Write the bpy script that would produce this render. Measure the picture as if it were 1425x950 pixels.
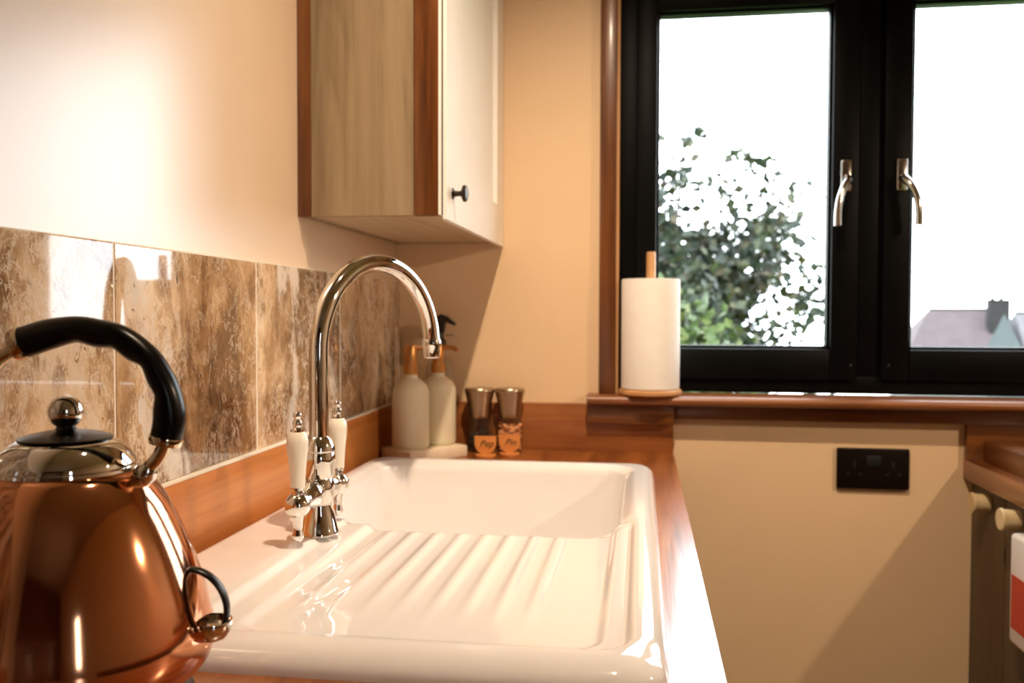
import bpy, bmesh, math, random
from mathutils import Vector, Matrix
random.seed(7)
PI = math.pi
scene = bpy.context.scene
for o in list(bpy.data.objects):
    bpy.data.objects.remove(o, do_unlink=True)

# All positions below are measured from the worktop's top surface (z = 0 there);
# every top-level object is lifted by ZW at the end so that the floor is at z = 0.
ZW = 0.90
# ---------------------------------------------------------------- camera
cam_d = bpy.data.cameras.new('camera')
cam = bpy.data.objects.new('camera', cam_d)
scene.collection.objects.link(cam)
cam_d.sensor_width = 36.0
cam_d.lens = 1246.7 / 1425 * 36.0
FWD = Vector((-0.142798, 0.989259, -0.031241))
RGT = Vector((0.989725, 0.142954, 0.002820))
UPV = Vector((-0.007256, 0.030518, 0.999508))
CAM = Vector((0.5486, -1.9679, 0.2991 + ZW))
cam.matrix_world = Matrix(((RGT.x, UPV.x, -FWD.x, CAM.x), (RGT.y, UPV.y, -FWD.y, CAM.y),
                           (RGT.z, UPV.z, -FWD.z, CAM.z), (0, 0, 0, 1)))
cam_d.dof.use_dof = True
cam_d.dof.focus_distance = 0.90
cam_d.dof.aperture_fstop = 6.5
cam_d.clip_start = 0.02
cam_d.clip_end = 500
scene.camera = cam
# ---------------------------------------------------------------- sky, exposure
world = bpy.data.worlds.new('overcast_sky')
scene.world = world
world.use_nodes = True
bg = world.node_tree.nodes['Background']
bg.inputs[0].default_value = (0.93, 0.97, 1.0, 1)
bg.inputs[1].default_value = 9.0
vs = scene.view_settings
vs.view_transform = 'Standard'
vs.look = 'None'
vs.exposure = 0.0
vs.gamma = 1.0
vs.use_curve_mapping = False
LAMP_COL = (1.0, 0.77, 0.55)
LAMP_A = 124.0      # downlight over the sink
LAMP_B = 46.0      # unseen lamp added on the right-hand wall

# ---------------------------------------------------------------- helpers
COL = scene.collection


def link(o, parent=None):
    COL.objects.link(o)
    if parent is not None:
        o.parent = parent
    return o


def tag(o, label=None, cat=None, group=None, kind=None):
    if label: o['label'] = label
    if cat: o['category'] = cat
    if group: o['group'] = group
    if kind: o['kind'] = kind
    return o


def empty(name, loc, label=None, cat=None, group=None, kind=None, rz=0):
    o = bpy.data.objects.new(name, None)
    o.empty_display_size = 0.02
    o.location = loc
    o.rotation_euler = (0, 0, rz)
    link(o)
    return tag(o, label, cat, group, kind)


def mobj(name, verts, faces, mat, parent=None, smooth=False, auto=None):
    me = bpy.data.meshes.new(name)
    me.from_pydata([tuple(v) for v in verts], [], faces)
    bm = bmesh.new(); bm.from_mesh(me)
    bmesh.ops.recalc_face_normals(bm, faces=bm.faces)
    bm.to_mesh(me); bm.free()
    return fin(name, me, mat, parent, smooth, auto)


def fin(name, me, mat, parent=None, smooth=False, auto=None):
    me.materials.append(mat)
    if smooth or auto:
        me.polygons.foreach_set('use_smooth', [True] * len(me.polygons))
    if auto:
        me.set_sharp_from_angle(angle=math.radians(auto))
    return link(bpy.data.objects.new(name, me), parent)


def bmobj(name, bm, mat, parent=None, smooth=False, auto=None):
    bmesh.ops.recalc_face_normals(bm, faces=bm.faces)
    me = bpy.data.meshes.new(name)
    bm.to_mesh(me); bm.free()
    return fin(name, me, mat, parent, smooth, auto)


def bbox(bm, x0, x1, y0, y1, z0, z1, bev=0.0, seg=2, M=None):
    r = bmesh.ops.create_cube(bm, size=1.0)
    vs_ = r['verts']
    for v in vs_:
        v.co = Vector(((x0 + x1) / 2 + v.co.x * (x1 - x0), (y0 + y1) / 2 + v.co.y * (y1 - y0), (z0 + z1) / 2 + v.co.z * (z1 - z0)))
    if bev:
        es = list({e for v in vs_ for e in v.link_edges})
        rr = bmesh.ops.bevel(bm, geom=es, offset=bev, segments=seg, profile=0.5, affect='EDGES')
        vs_ = rr['verts']
    if M is not None:
        bmesh.ops.transform(bm, matrix=M, verts=[v for v in bm.verts] if bev else vs_)


def box(name, x0, x1, y0, y1, z0, z1, mat, parent=None, bev=0.0015, seg=2, M=None):
    bm = bmesh.new()
    bbox(bm, x0, x1, y0, y1, z0, z1, bev, seg, M)
    return bmobj(name, bm, mat, parent, auto=35 if bev else None)


def boxes(name, lst, mat, parent=None, bev=0.0):
    bm = bmesh.new()
    for b in lst:
        t = bmesh.new(); bbox(t, *b, bev)
        me = bpy.data.meshes.new('t'); t.to_mesh(me); t.free()
        bm.from_mesh(me); bpy.data.meshes.remove(me)
    return bmobj(name, bm, mat, parent, auto=35 if bev else None)


def lathe_geo(prof, seg=48, M=None):
    vs_, fs = [], []
    n = len(prof)
    for r, z in prof:
        for k in range(seg):
            a = 2 * PI * k / seg
            vs_.append(Vector((max(r, 1e-5) * math.cos(a), max(r, 1e-5) * math.sin(a), z)))
    for i in range(n - 1):
        for k in range(seg):
            k2 = (k + 1) % seg
            fs.append((i * seg + k, i * seg + k2, (i + 1) * seg + k2, (i + 1) * seg + k))
    if M is not None:
        vs_ = [M @ v for v in vs_]
    fs.append(tuple(range(seg)))
    fs.append(tuple((n - 1) * seg + k for k in range(seg)))
    return vs_, fs


def lathe(name, prof, mat, parent=None, seg=48, M=None, auto=40):
    v, f = lathe_geo(prof, seg, M)
    return mobj(name, v, f, mat, parent, auto=auto)


def catmull(pts, n=8):
    P = [Vector(p) for p in pts]
    P = [2 * P[0] - P[1]] + P + [2 * P[-1] - P[-2]]
    out = []
    for i in range(1, len(P) - 2):
        for k in range(n):
            t = k / n
            a, b, c, d = P[i - 1], P[i], P[i + 1], P[i + 2]
            out.append(0.5 * ((2 * b) + (c - a) * t + (2 * a - 5 * b + 4 * c - d) * t * t + (3 * b - a - 3 * c + d) * t ** 3))
    out.append(P[-2])
    return out


def tube(name, pts, rad, mat, parent=None, seg=20, auto=50, flat=None):
    """rad: number or list, flat: out-of-plane radius factor along the 'side' axis"""
    P = [Vector(p) for p in pts]
    n = len(P)
    R = rad if isinstance(rad, (list, tuple)) else [rad] * n
    vs_, fs = [], []
    T = [(P[min(i + 1, n - 1)] - P[max(i - 1, 0)]).normalized() for i in range(n)]
    ref = Vector((0, 0, 1)) if abs(T[0].z) < 0.9 else Vector((1, 0, 0))
    N = (ref - T[0] * ref.dot(T[0])).normalized()
    for i in range(n):
        N = (N - T[i] * N.dot(T[i])).normalized()
        B = T[i].cross(N)
        for k in range(seg):
            a = 2 * PI * k / seg
            fb = flat[i] if flat else R[i]
            vs_.append(P[i] + N * (math.cos(a) * R[i]) + B * (math.sin(a) * fb))
    for i in range(n - 1):
        for k in range(seg):
            k2 = (k + 1) % seg
            fs.append((i * seg + k, i * seg + k2, (i + 1) * seg + k2, (i + 1) * seg + k))
    fs.append(tuple(range(seg)))
    fs.append(tuple((n - 1) * seg + k for k in range(seg)))
    return mobj(name, vs_, fs, mat, parent, auto=auto)


def sphere_prof(r, zc, a0=-90, a1=90, n=14):
    return [(r * math.cos(math.radians(a0 + (a1 - a0) * i / n)), zc + r * math.sin(math.radians(a0 + (a1 - a0) * i / n))) for i in range(n + 1)]


def axis_matrix(origin, direction):
    d = Vector(direction).normalized()
    return Matrix.Translation(Vector(origin)) @ d.to_track_quat('Z', 'Y').to_matrix().to_4x4()


# ---------------------------------------------------------------- materials
def newmat(name):
    m = bpy.data.materials.new(name)
    m.use_nodes = True
    nt = m.node_tree
    return m, nt, nt.nodes['Principled BSDF']


def setp(b, **kw):
    names = {'col': 'Base Color', 'rough': 'Roughness', 'metal': 'Metallic', 'spec': 'Specular IOR Level', 'coat': 'Coat Weight',
             'coatr': 'Coat Roughness', 'sss': 'Subsurface Weight', 'trans': 'Transmission Weight', 'ior': 'IOR', 'alpha': 'Alpha'}
    for k, v in kw.items():
        if k == 'col' and len(v) == 3: v = (*v, 1)
        b.inputs[names[k]].default_value = v


def noise(nt, scale, detail=4, dist=0.0, coord='Object', mscale=None, rough=0.5):
    tc = nt.nodes.new('ShaderNodeTexCoord')
    n = nt.nodes.new('ShaderNodeTexNoise')
    n.inputs['Scale'].default_value = scale
    n.inputs['Detail'].default_value = detail
    n.inputs['Distortion'].default_value = dist
    n.inputs['Roughness'].default_value = rough
    if mscale:
        mp = nt.nodes.new('ShaderNodeMapping')
        mp.inputs['Scale'].default_value = mscale
        nt.links.new(tc.outputs[coord], mp.inputs[0])
        nt.links.new(mp.outputs[0], n.inputs['Vector'])
    else:
        nt.links.new(tc.outputs[coord], n.inputs['Vector'])
    return n


def ramp(nt, fac, stops):
    r = nt.nodes.new('ShaderNodeValToRGB')
    while len(r.color_ramp.elements) < len(stops):
        r.color_ramp.elements.new(0.5)
    for e, (p, c) in zip(r.color_ramp.elements, stops):
        e.position = p
        e.color = (*c, 1) if len(c) == 3 else c
    nt.links.new(fac, r.inputs[0])
    return r


def bump(nt, b, h, strength, dist=0.002):
    bp = nt.nodes.new('ShaderNodeBump')
    bp.inputs['Strength'].default_value = strength
    bp.inputs['Distance'].default_value = dist
    nt.links.new(h, bp.inputs['Height'])
    nt.links.new(bp.outputs[0], b.inputs['Normal'])
    return bp


def simple(name, col, rough=0.5, metal=0.0, var=0.06, nscale=18, bmp=0.0, **kw):
    m, nt, b = newmat(name)
    setp(b, rough=rough, metal=metal, **kw)
    n = noise(nt, nscale, 5)
    lo = tuple(max(0, c * (1 - var)) for c in col); hi = tuple(min(1, c * (1 + var)) for c in col)
    r = ramp(nt, n.outputs[0], [(0.3, lo), (0.7, hi)])
    nt.links.new(r.outputs[0], b.inputs['Base Color'])
    if bmp:
        n2 = noise(nt, nscale * 8, 3)
        bump(nt, b, n2.outputs[0], bmp, 0.001)
    return m


def wood(name, dark, mid, light, axis='X', rough=0.3, coat=0.3, g=1.0, bmp=0.15):
    m, nt, b = newmat(name)
    setp(b, rough=rough, coat=coat, coatr=0.15)
    s = [26 * g, 26 * g, 26 * g]
    s['XYZ'.index(axis)] = 1.7 * g
    n = noise(nt, 1.0, 7, 1.1, mscale=s, rough=0.62)
    s2 = [150 * g] * 3; s2['XYZ'.index(axis)] = 5 * g
    f = noise(nt, 1.0, 3, 0.2, mscale=s2)
    mx = nt.nodes.new('ShaderNodeMath'); mx.operation = 'MULTIPLY_ADD'
    nt.links.new(f.outputs[0], mx.inputs[0]); mx.inputs[1].default_value = 0.28
    nt.links.new(n.outputs[0], mx.inputs[2])
    r = ramp(nt, mx.outputs[0], [(0.42, dark), (0.62, mid), (0.85, light)])
    nt.links.new(r.outputs[0], b.inputs['Base Color'])
    bump(nt, b, f.outputs[0], bmp, 0.0012)
    return m


OAK = dict(dark=(0.060, 0.016, 0.003), mid=(0.145, 0.045, 0.008), light=(0.24, 0.085, 0.018))
M = {}
for ax in 'XYZ':
    M['oak' + ax] = wood('stained_oak_grain_' + ax.lower(), axis=ax, rough=0.34, coat=0.25, **OAK)
M['sill'] = wood('sill_oak', (0.13, 0.040, 0.009), (0.26, 0.085, 0.018), (0.36, 0.13, 0.035), 'X', 0.42, 0.8)
M['sill'].node_tree.nodes['Principled BSDF'].inputs['Coat Roughness'].default_value = 0.38
M['worktopY'] = wood('oiled_worktop', (0.12, 0.034, 0.007), (0.30, 0.092, 0.019), (0.44, 0.16, 0.04), 'Y', 0.30, 0.55, bmp=0.3)
M['upstandY_lit'] = wood('upstand_wood', (0.36, 0.11, 0.018), (0.58, 0.20, 0.042), (0.70, 0.29, 0.08), 'Y', 0.36, 0.2, g=0.6)  # left upstand's wood, colour raised to stand for lamp light on it
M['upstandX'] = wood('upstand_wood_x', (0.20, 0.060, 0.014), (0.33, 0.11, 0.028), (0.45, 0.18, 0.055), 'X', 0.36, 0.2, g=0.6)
M['paleoakZ'] = wood('pale_oak_laminate', (0.15, 0.10, 0.05), (0.27, 0.195, 0.11), (0.34, 0.255, 0.155), 'Z', 0.45, 0.0, g=0.55)
M['paleoakY_lit'] = wood('pale_oak_laminate_lit', (0.40, 0.29, 0.17), (0.54, 0.41, 0.26), (0.62, 0.50, 0.34), 'Y', 0.45, 0.0, g=0.55)  # lighter copy of the pale oak, paints the light on the cabinet underside
M['shadedoakZ'] = wood('shaded_oak_laminate', (0.045, 0.026, 0.009), (0.07, 0.042, 0.016), (0.095, 0.058, 0.024), 'Z', 0.5, 0.0, g=0.55)  # oak laminate with the right cabinets' shade put into its colour
M['beech'] = wood('beech', (0.42, 0.20, 0.07), (0.58, 0.30, 0.12), (0.68, 0.38, 0.17), 'Z', 0.5, 0.0, g=0.8)
M['beechX'] = wood('beech_x', (0.42, 0.20, 0.07), (0.58, 0.30, 0.12), (0.68, 0.38, 0.17), 'X', 0.5, 0.0, g=0.8)
M['tagwood'] = wood('tag_wood', (0.50, 0.17, 0.04), (0.66, 0.25, 0.06), (0.76, 0.33, 0.10), 'X', 0.5, 0.0)
M['wall'] = simple('cream_wall_paint', (0.82, 0.59, 0.36), 0.45, var=0.02, nscale=6, bmp=0.12)
M['wall_satin'] = simple('cream_satin_paint', (0.80, 0.62, 0.44), 0.33, var=0.02, nscale=6, bmp=0.03, spec=1.0, coat=1.0, coatr=0.30)
M['ceil'] = simple('ceiling_paint', (0.46, 0.36, 0.25), 0.6, var=0.02, nscale=6)
M['floor'] = wood('floor_boards', (0.12, 0.07, 0.035), (0.2, 0.12, 0.06), (0.27, 0.17, 0.09), 'Y', 0.45, 0.1)
M['black_frame'] = simple('black_window_frame', (0.0018, 0.0021, 0.0022), 0.45, var=0.2, spec=0.12)
M['black_plastic'] = simple('black_plastic', (0.008, 0.008, 0.008), 0.28, var=0.2)
M['black_satin'] = simple('black_satin', (0.0022, 0.0020, 0.0018), 0.26, var=0.2, spec=0.3)
M['chrome'] = simple('chrome', (0.80, 0.78, 0.74), 0.05, 1.0, var=0.02)
M['steel'] = simple('brushed_steel', (0.46, 0.36, 0.25), 0.30, 1.0, var=0.06)
M['satin_chrome'] = simple('satin_chrome', (0.52, 0.49, 0.46), 0.16, 1.0, var=0.02)
M['gold_chrome'] = simple('warm_chrome', (0.72, 0.60, 0.42), 0.10, 1.0, var=0.02)
M['copper'] = simple('polished_copper', (0.76, 0.34, 0.18), 0.09, 1.0, var=0.02)
M['copper_pump'] = simple('copper_pump', (0.62, 0.30, 0.10), 0.30, 1.0, var=0.05)
M['ceramic'] = simple('white_ceramic', (0.84, 0.81, 0.79), 0.07, var=0.01, coat=0.4, coatr=0.03)
M['porcelain'] = simple('cream_porcelain', (0.86, 0.80, 0.68), 0.12, var=0.02, coat=0.4)
M['door_paint'] = simple('cream_door_paint', (0.90, 0.87, 0.82), 0.30, var=0.02)
M['grout'] = simple('cream_grout', (0.78, 0.70, 0.58), 0.7)
M['paper'] = simple('white_paper', (0.86, 0.82, 0.76), 0.9, var=0.02, nscale=40, bmp=0.35)
M['frost'] = simple('frosted_soap_glass', (0.74, 0.66, 0.48), 0.38, var=0.04, nscale=8, sss=0.25)
M['stone'] = simple('pale_stone', (0.80, 0.67, 0.50), 0.6, var=0.08, nscale=30)
M['knob_cream'] = simple('cream_knob', (0.72, 0.55, 0.30), 0.45, var=0.05)
M['socket'] = simple('dark_brown_socket', (0.006, 0.003, 0.002), 0.4, var=0.2, spec=0.2)
M['slot'] = simple('socket_slot', (0.002, 0.002, 0.002), 0.6)
M['bronze'] = simple('dark_bronze', (0.045, 0.032, 0.022), 0.32, 0.7)
M['white_plastic'] = simple('white_plastic', (0.80, 0.74, 0.68), 0.35, var=0.02)
M['red_label'] = simple('red_label', (0.55, 0.045, 0.02), 0.5)
M['pepper'] = simple('peppercorns', (0.035, 0.024, 0.014), 0.7, var=0.5, nscale=150)
M['salt'] = simple('pink_salt', (0.85, 0.36, 0.15), 0.55, var=0.25, nscale=120)
M['ink'] = simple('black_ink', (0.01, 0.008, 0.006), 0.6)
M['grass'] = simple('grass', (0.10, 0.20, 0.03), 0.9, var=0.4, nscale=3)
M['roof'] = simple('clay_roof', (0.065, 0.048, 0.052), 0.85, var=0.15, nscale=1.2)
M['roof2'] = simple('slate_roof', (0.09, 0.086, 0.095), 0.85, var=0.15, nscale=1.2)
M['brick'] = simple('chimney_brick', (0.014, 0.0125, 0.0155), 0.9, var=0.3, nscale=3)
M['render'] = simple('pale_render', (0.2, 0.19, 0.2), 0.9, var=0.05, nscale=1)
M['gable'] = simple('blue_grey_gable', (0.055, 0.066, 0.078), 0.9, var=0.15, nscale=2)
M['darkglass'] = simple('house_glass', (0.03, 0.04, 0.05), 0.1)
M['bark'] = simple('bark', (0.05, 0.038, 0.028), 0.9, var=0.4, nscale=12)


def leafmat(name, stops):
    m, nt, b = newmat(name)
    setp(b, rough=0.55)
    g = nt.nodes.new('ShaderNodeNewGeometry')
    r = ramp(nt, g.outputs['Random Per Island'], stops)
    nt.links.new(r.outputs[0], b.inputs['Base Color'])
    return m


M['leaf'] = leafmat('tree_leaf', [(0.0, (0.008, 0.016, 0.011)), (0.5, (0.014, 0.024, 0.010)), (0.82, (0.034, 0.040, 0.010)), (1.0, (0.055, 0.038, 0.015))])
M['leaf2'] = leafmat('shrub_leaf', [(0.0, (0.022, 0.045, 0.008)), (0.6, (0.05, 0.085, 0.012)), (1.0, (0.10, 0.115, 0.02))])


def glassmat(name, tint=(1, 1, 1), rough=0.0, amount=1.0):
    m = bpy.data.materials.new(name)
    m.use_nodes = True
    nt = m.node_tree
    nt.nodes.clear()
    out = nt.nodes.new('ShaderNodeOutputMaterial')
    mix = nt.nodes.new('ShaderNodeMixShader')
    tr = nt.nodes.new('ShaderNodeBsdfTransparent'); tr.inputs[0].default_value = (*tint, 1)
    gl = nt.nodes.new('ShaderNodeBsdfGlossy'); gl.inputs['Roughness'].default_value = rough
    lw = nt.nodes.new('ShaderNodeLayerWeight'); lw.inputs[0].default_value = 0.5
    pw = nt.nodes.new('ShaderNodeMath'); pw.operation = 'POWER'; pw.inputs[1].default_value = 5.0
    nt.links.new(lw.outputs['Facing'], pw.inputs[0])
    ma = nt.nodes.new('ShaderNodeMath'); ma.operation = 'MULTIPLY_ADD'; ma.inputs[1].default_value = 0.75; ma.inputs[2].default_value = 0.035
    nt.links.new(pw.outputs[0], ma.inputs[0])
    nt.links.new(ma.outputs[0], mix.inputs[0])
    nt.links.new(tr.outputs[0], mix.inputs[1]); nt.links.new(gl.outputs[0], mix.inputs[2])
    nt.links.new(mix.outputs[0], out.inputs[0])
    return m


M['glass'] = glassmat('clear_glass', (0.97, 0.98, 0.98))
M['pane'] = glassmat('window_glass', (0.96, 0.98, 0.99))


def marble():
    m, nt, b = newmat('brown_marble')
    setp(b, rough=0.05, coat=0.4, coatr=0.02)
    L = nt.links.new
    tc = nt.nodes.new('ShaderNodeTexCoord')
    oi = nt.nodes.new('ShaderNodeObjectInfo')
    cmb = nt.nodes.new('ShaderNodeCombineXYZ')
    for i in range(3): L(oi.outputs['Random'], cmb.inputs[i])
    off = nt.nodes.new('ShaderNodeVectorMath'); off.operation = 'MULTIPLY_ADD'
    L(cmb.outputs[0], off.inputs[0]); off.inputs[1].default_value = (3.1, 7.7, 5.3)
    L(tc.outputs['Object'], off.inputs[2])
    mp = nt.nodes.new('ShaderNodeMapping')          # lean the figure of the stone
    mp.inputs['Rotation'].default_value = (math.radians(-20), 0, 0)
    mp.inputs['Scale'].default_value = (1.0, 1.25, 0.72)
    L(off.outputs[0], mp.inputs[0])

    def nz(scale, det, vec, rough=0.6, dist=0.0):
        n = nt.nodes.new('ShaderNodeTexNoise')
        n.inputs['Scale'].default_value = scale; n.inputs['Detail'].default_value = det
        n.inputs['Roughness'].default_value = rough; n.inputs['Distortion'].default_value = dist
        L(vec, n.inputs['Vector']); return n

    def warp(vec, scale, amt):
        w = nz(scale, 5, vec, 0.6)
        a = nt.nodes.new('ShaderNodeVectorMath'); a.operation = 'MULTIPLY_ADD'
        L(w.outputs['Color'], a.inputs[0]); a.inputs[1].default_value = (amt, amt, amt); L(vec, a.inputs[2])
        return a.outputs[0]

    def mixc(fac, a, bcol):
        x = nt.nodes.new('ShaderNodeMix'); x.data_type = 'RGBA'
        L(fac, x.inputs['Factor']); L(a, x.inputs['A']); x.inputs['B'].default_value = (*bcol, 1)
        return x.outputs['Result']

    def ridged(scale, vec, width, det=7, rough=0.6):
        n = nz(scale, det, vec, rough)
        s1 = nt.nodes.new('ShaderNodeMath'); s1.operation = 'SUBTRACT'; L(n.outputs[0], s1.inputs[0]); s1.inputs[1].default_value = 0.5
        s2 = nt.nodes.new('ShaderNodeMath'); s2.operation = 'ABSOLUTE'; L(s1.outputs[0], s2.inputs[0])
        return ramp(nt, s2.outputs[0], [(0.0, (1, 1, 1)), (width, (0, 0, 0))]).outputs[0]

    def mul(a, c):
        x = nt.nodes.new('ShaderNodeMath'); x.operation = 'MULTIPLY'; L(a, x.inputs[0])
        if isinstance(c, float): x.inputs[1].default_value = c
        else: L(c, x.inputs[1])
        return x.outputs[0]

    wv = warp(mp.outputs[0], 9, 0.12)
    big = nz(5.0, 9, wv, 0.66, 0.3)
    col = ramp(nt, big.outputs[0], [(0.37, (0.075, 0.038, 0.018)), (0.46, (0.25, 0.135, 0.060)), (0.53, (0.48, 0.30, 0.155)), (0.60, (0.70, 0.50, 0.31)), (0.70, (0.78, 0.69, 0.57))]).outputs[0]
    # broken clasts, each a little lighter or darker
    gate = ramp(nt, nz(5, 3, mp.outputs[0]).outputs[0], [(0.42, (0, 0, 0)), (0.55, (1, 1, 1))]).outputs[0]
    for vsc, amt in ((26, 0.030), (52, 0.02)):
        v = nt.nodes.new('ShaderNodeTexVoronoi'); v.inputs['Scale'].default_value = vsc
        L(warp(mp.outputs[0], 26, amt), v.inputs['Vector'])
        sepc = nt.nodes.new('ShaderNodeSeparateColor'); L(v.outputs['Color'], sepc.inputs[0])
        dk = ramp(nt, sepc.outputs[0], [(0.50, (0, 0, 0)), (0.95, (0.7, 0.7, 0.7))]).outputs[0]
        rim = ramp(nt, v.outputs['Distance'], [(0.30, (1, 1, 1)), (0.52, (0, 0, 0))]).outputs[0]
        col = mixc(mul(mul(dk, rim), gate), col, (0.17, 0.080, 0.034))
    # pale webs at three sizes
    gate2 = ramp(nt, nz(6, 3, off.outputs[0]).outputs[0], [(0.42, (0.10, 0.10, 0.10)), (0.58, (0.75, 0.75, 0.75))]).outputs[0]
    col = mixc(mul(ridged(30, wv, 0.024, 10, 0.62), gate2), col, (0.82, 0.70, 0.55))
    col = mixc(mul(mul(ridged(8, warp(mp.outputs[0], 30, 0.05), 0.008, 10, 0.7), gate), 0.8), col, (0.84, 0.75, 0.62))
    col = mixc(mul(ridged(46, wv, 0.035, 4), gate), col, (0.76, 0.62, 0.46))
    # long pale streaks
    mp2 = nt.nodes.new('ShaderNodeMapping'); mp2.inputs['Scale'].default_value = (1.0, 1.0, 0.30)
    mp2.inputs['Rotation'].default_value = (math.radians(-16), 0, 0)
    L(wv, mp2.inputs[0])
    st = ramp(nt, nz(8.0, 8, mp2.outputs[0], 0.62, 0.5).outputs[0], [(0.565, (0, 0, 0)), (0.61, (0.85, 0.85, 0.85))]).outputs[0]
    col = mixc(st, col, (0.72, 0.65, 0.57))
    # dark pits
    sp = ramp(nt, nz(95, 2, wv).outputs[0], [(0.67, (0, 0, 0)), (0.73, (0.8, 0.8, 0.8))]).outputs[0]
    col = mixc(sp, col, (0.10, 0.05, 0.024))
    L(col, b.inputs['Base Color'])
    return m


M['marble'] = marble()

# ================================================================ THE ROOM
RX = 1.83          # right wall
YF = -4.40         # wall behind the camera
ZC = 1.60          # ceiling
ZF = -ZW


def struct(o):
    o['kind'] = 'structure'
    return o


struct(box('floor', -0.1, RX + 0.1, YF - 0.1, 0.12, ZF - 0.05, ZF, M['floor'], bev=0))
struct(box('ceiling', -0.1, RX + 0.1, YF - 0.1, 0.12, ZC, ZC + 0.05, M['ceil'], bev=0))
wall_left = struct(box('wall_left', -0.1, 0.0, YF, 0.0, ZF, ZC, M['wall_satin'], bev=0))
# right wall with an unseen second window, added for light and reflections
VY0, VY1, VZ0, VZ1 = -3.55, -3.15, 0.05, 0.98
struct(boxes('wall_right', [(RX, RX + 0.1, YF, VY0, ZF, ZC), (RX, RX + 0.1, VY1, 0.0, ZF, ZC),
                            (RX, RX + 0.1, VY0, VY1, ZF, VZ0), (RX, RX + 0.1, VY0, VY1, VZ1, ZC)], M['wall']))
# back wall with the window opening
WX0, WX1, WZ0, WZ1 = 0.492, 1.578, 0.108, 1.05
struct(boxes('wall_back', [(-0.1, WX0, 0, 0.12, ZF, ZC), (WX1, RX + 0.1, 0, 0.12, ZF, ZC),
                           (WX0, WX1, 0, 0.12, ZF, WZ0), (WX0, WX1, 0, 0.12, WZ1, ZC)], M['wall']))
struct(box('wall_front', -0.1, RX + 0.1, YF - 0.1, YF, ZF, ZC, M['oakZ'], bev=0))
w2 = empty('added_window_2', (RX + 0.05, (VY0 + VY1) / 2, VZ0), kind='structure')
vw, vh = (VY1 - VY0) / 2, VZ1 - VZ0
boxes('frame', [(-0.03, 0.03, -vw, -vw + 0.06, 0, vh), (-0.03, 0.03, vw - 0.06, vw, 0, vh), (-0.03, 0.03, -vw + 0.06, vw - 0.06, 0, 0.06),
                (-0.03, 0.03, -vw + 0.06, vw - 0.06, vh - 0.06, vh)], M['black_frame'], w2)
box('pane', -0.004, 0.004, -vw + 0.06, vw - 0.06, 0.06, vh - 0.06, M['pane'], w2, bev=0)

# ---------------------------------------------------------------- tiles on the left wall
TZ0, TZ1, TH = 0.104, 0.371, 0.010
joints = [-2.16, -1.811, -1.4605, -1.1106, -0.764, -0.4085, -0.055, -0.001]
box('grout', 0.0, TH - 0.0008, joints[0], -0.0005, TZ0 - 0.001, TZ1 + 0.001, M['grout'], wall_left, bev=0)
tm = None
rr = random.Random(3)
for i in range(len(joints) - 1):
    w = joints[i + 1] - joints[i] - 0.0032
    h = TZ1 - TZ0
    bm = bmesh.new(); bbox(bm, 0, TH, 0, w, 0, h, 0.0012, 1)
    t = bmobj('tile', bm, M['marble'], wall_left, auto=35)
    t.location = (0, joints[i] + 0.0016, TZ0)
    t.rotation_euler = (0, 0, math.radians(rr.uniform(-0.35, 0.35)))

# ---------------------------------------------------------------- window
win = empty('window_1', ((WX0 + WX1) / 2, 0.07, WZ0), kind='structure')
WL = win.location.copy()


def wl(b):   # world box -> local to window root
    return (b[0] - WL.x, b[1] - WL.x, b[2] - WL.y, b[3] - WL.y, b[4] - WL.z, b[5] - WL.z)


FX0, FX1, FZ0, FZ1 = 0.499, 1.572, 0.127, 1.045     # outer frame
boxes('frame', [wl((FX0, 0.540, 0.048, 0.115, FZ0, FZ1)), wl((1.531, FX1, 0.048, 0.115, FZ0, FZ1)),
                wl((0.540, 1.531, 0.048, 0.115, FZ0, 0.165)), wl((0.540, 1.531, 0.048, 0.115, 1.005, FZ1)),
                wl((1.0, 1.062, 0.048, 0.115, 0.165, 1.005))], M['black_frame'], win, bev=0.002)


def sash(x0, x1, px0, px1, hx, sgn):
    z0, z1, pz0, pz1 = 0.158, 1.012, 0.2305, 0.953
    a, c = 0.034, 0.10
    s = boxes('sash', [wl((x0, px0 - 0.006, a, c, z0, z1)), wl((px1 + 0.006, x1, a, c, z0, z1)),
                       wl((px0 - 0.006, px1 + 0.006, a, c, z0, pz0 - 0.006)), wl((px0 - 0.006, px1 + 0.006, a, c, pz1 + 0.006, z1))],
              M['black_frame'], win, bev=0.004)
    boxes('glazing_bead', [wl((px0 - 0.007, px0, 0.045, 0.074, pz0 - .007, pz1 + .007)), wl((px1, px1 + 0.007, 0.045, 0.074, pz0 - .007, pz1 + .007)),
                           wl((px0, px1, 0.045, 0.074, pz0 - 0.007, pz0)), wl((px0, px1, 0.045, 0.074, pz1, pz1 + 0.007))], M['black_frame'], s, bev=0.001)
    box('pane', *wl((px0 - 0.004, px1 + 0.004, 0.070, 0.078, pz0 - 0.004, pz1 + 0.004)), M['pane'], s, bev=0)
    # casement handle: plate, boss, curved lever
    hb = bmesh.new()
    bbox(hb, *wl((hx - 0.011, hx + 0.011, 0.024, 0.0345, 0.560, 0.628)), 0.004, 3)
    bmobj('handle_plate', hb, M['satin_chrome'], s, auto=40)
    pts = [(hx, 0.020, 0.585), (hx, 0.006, 0.582), (hx + sgn * 0.010, -0.006, 0.566), (hx + sgn * 0.020, -0.012, 0.540),
           (hx + sgn * 0.024, -0.013, 0.510), (hx + sgn * 0.024, -0.012, 0.484)]
    pts = [Vector(p) - WL for p in catmull(pts, 5)]
    n = len(pts)
    tube('handle', pts, [0.0100 - 0.003 * min(1, i / (n * 0.5)) + 0.0008 * (i / n) for i in range(n)], M['satin_chrome'], s, 14)


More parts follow.
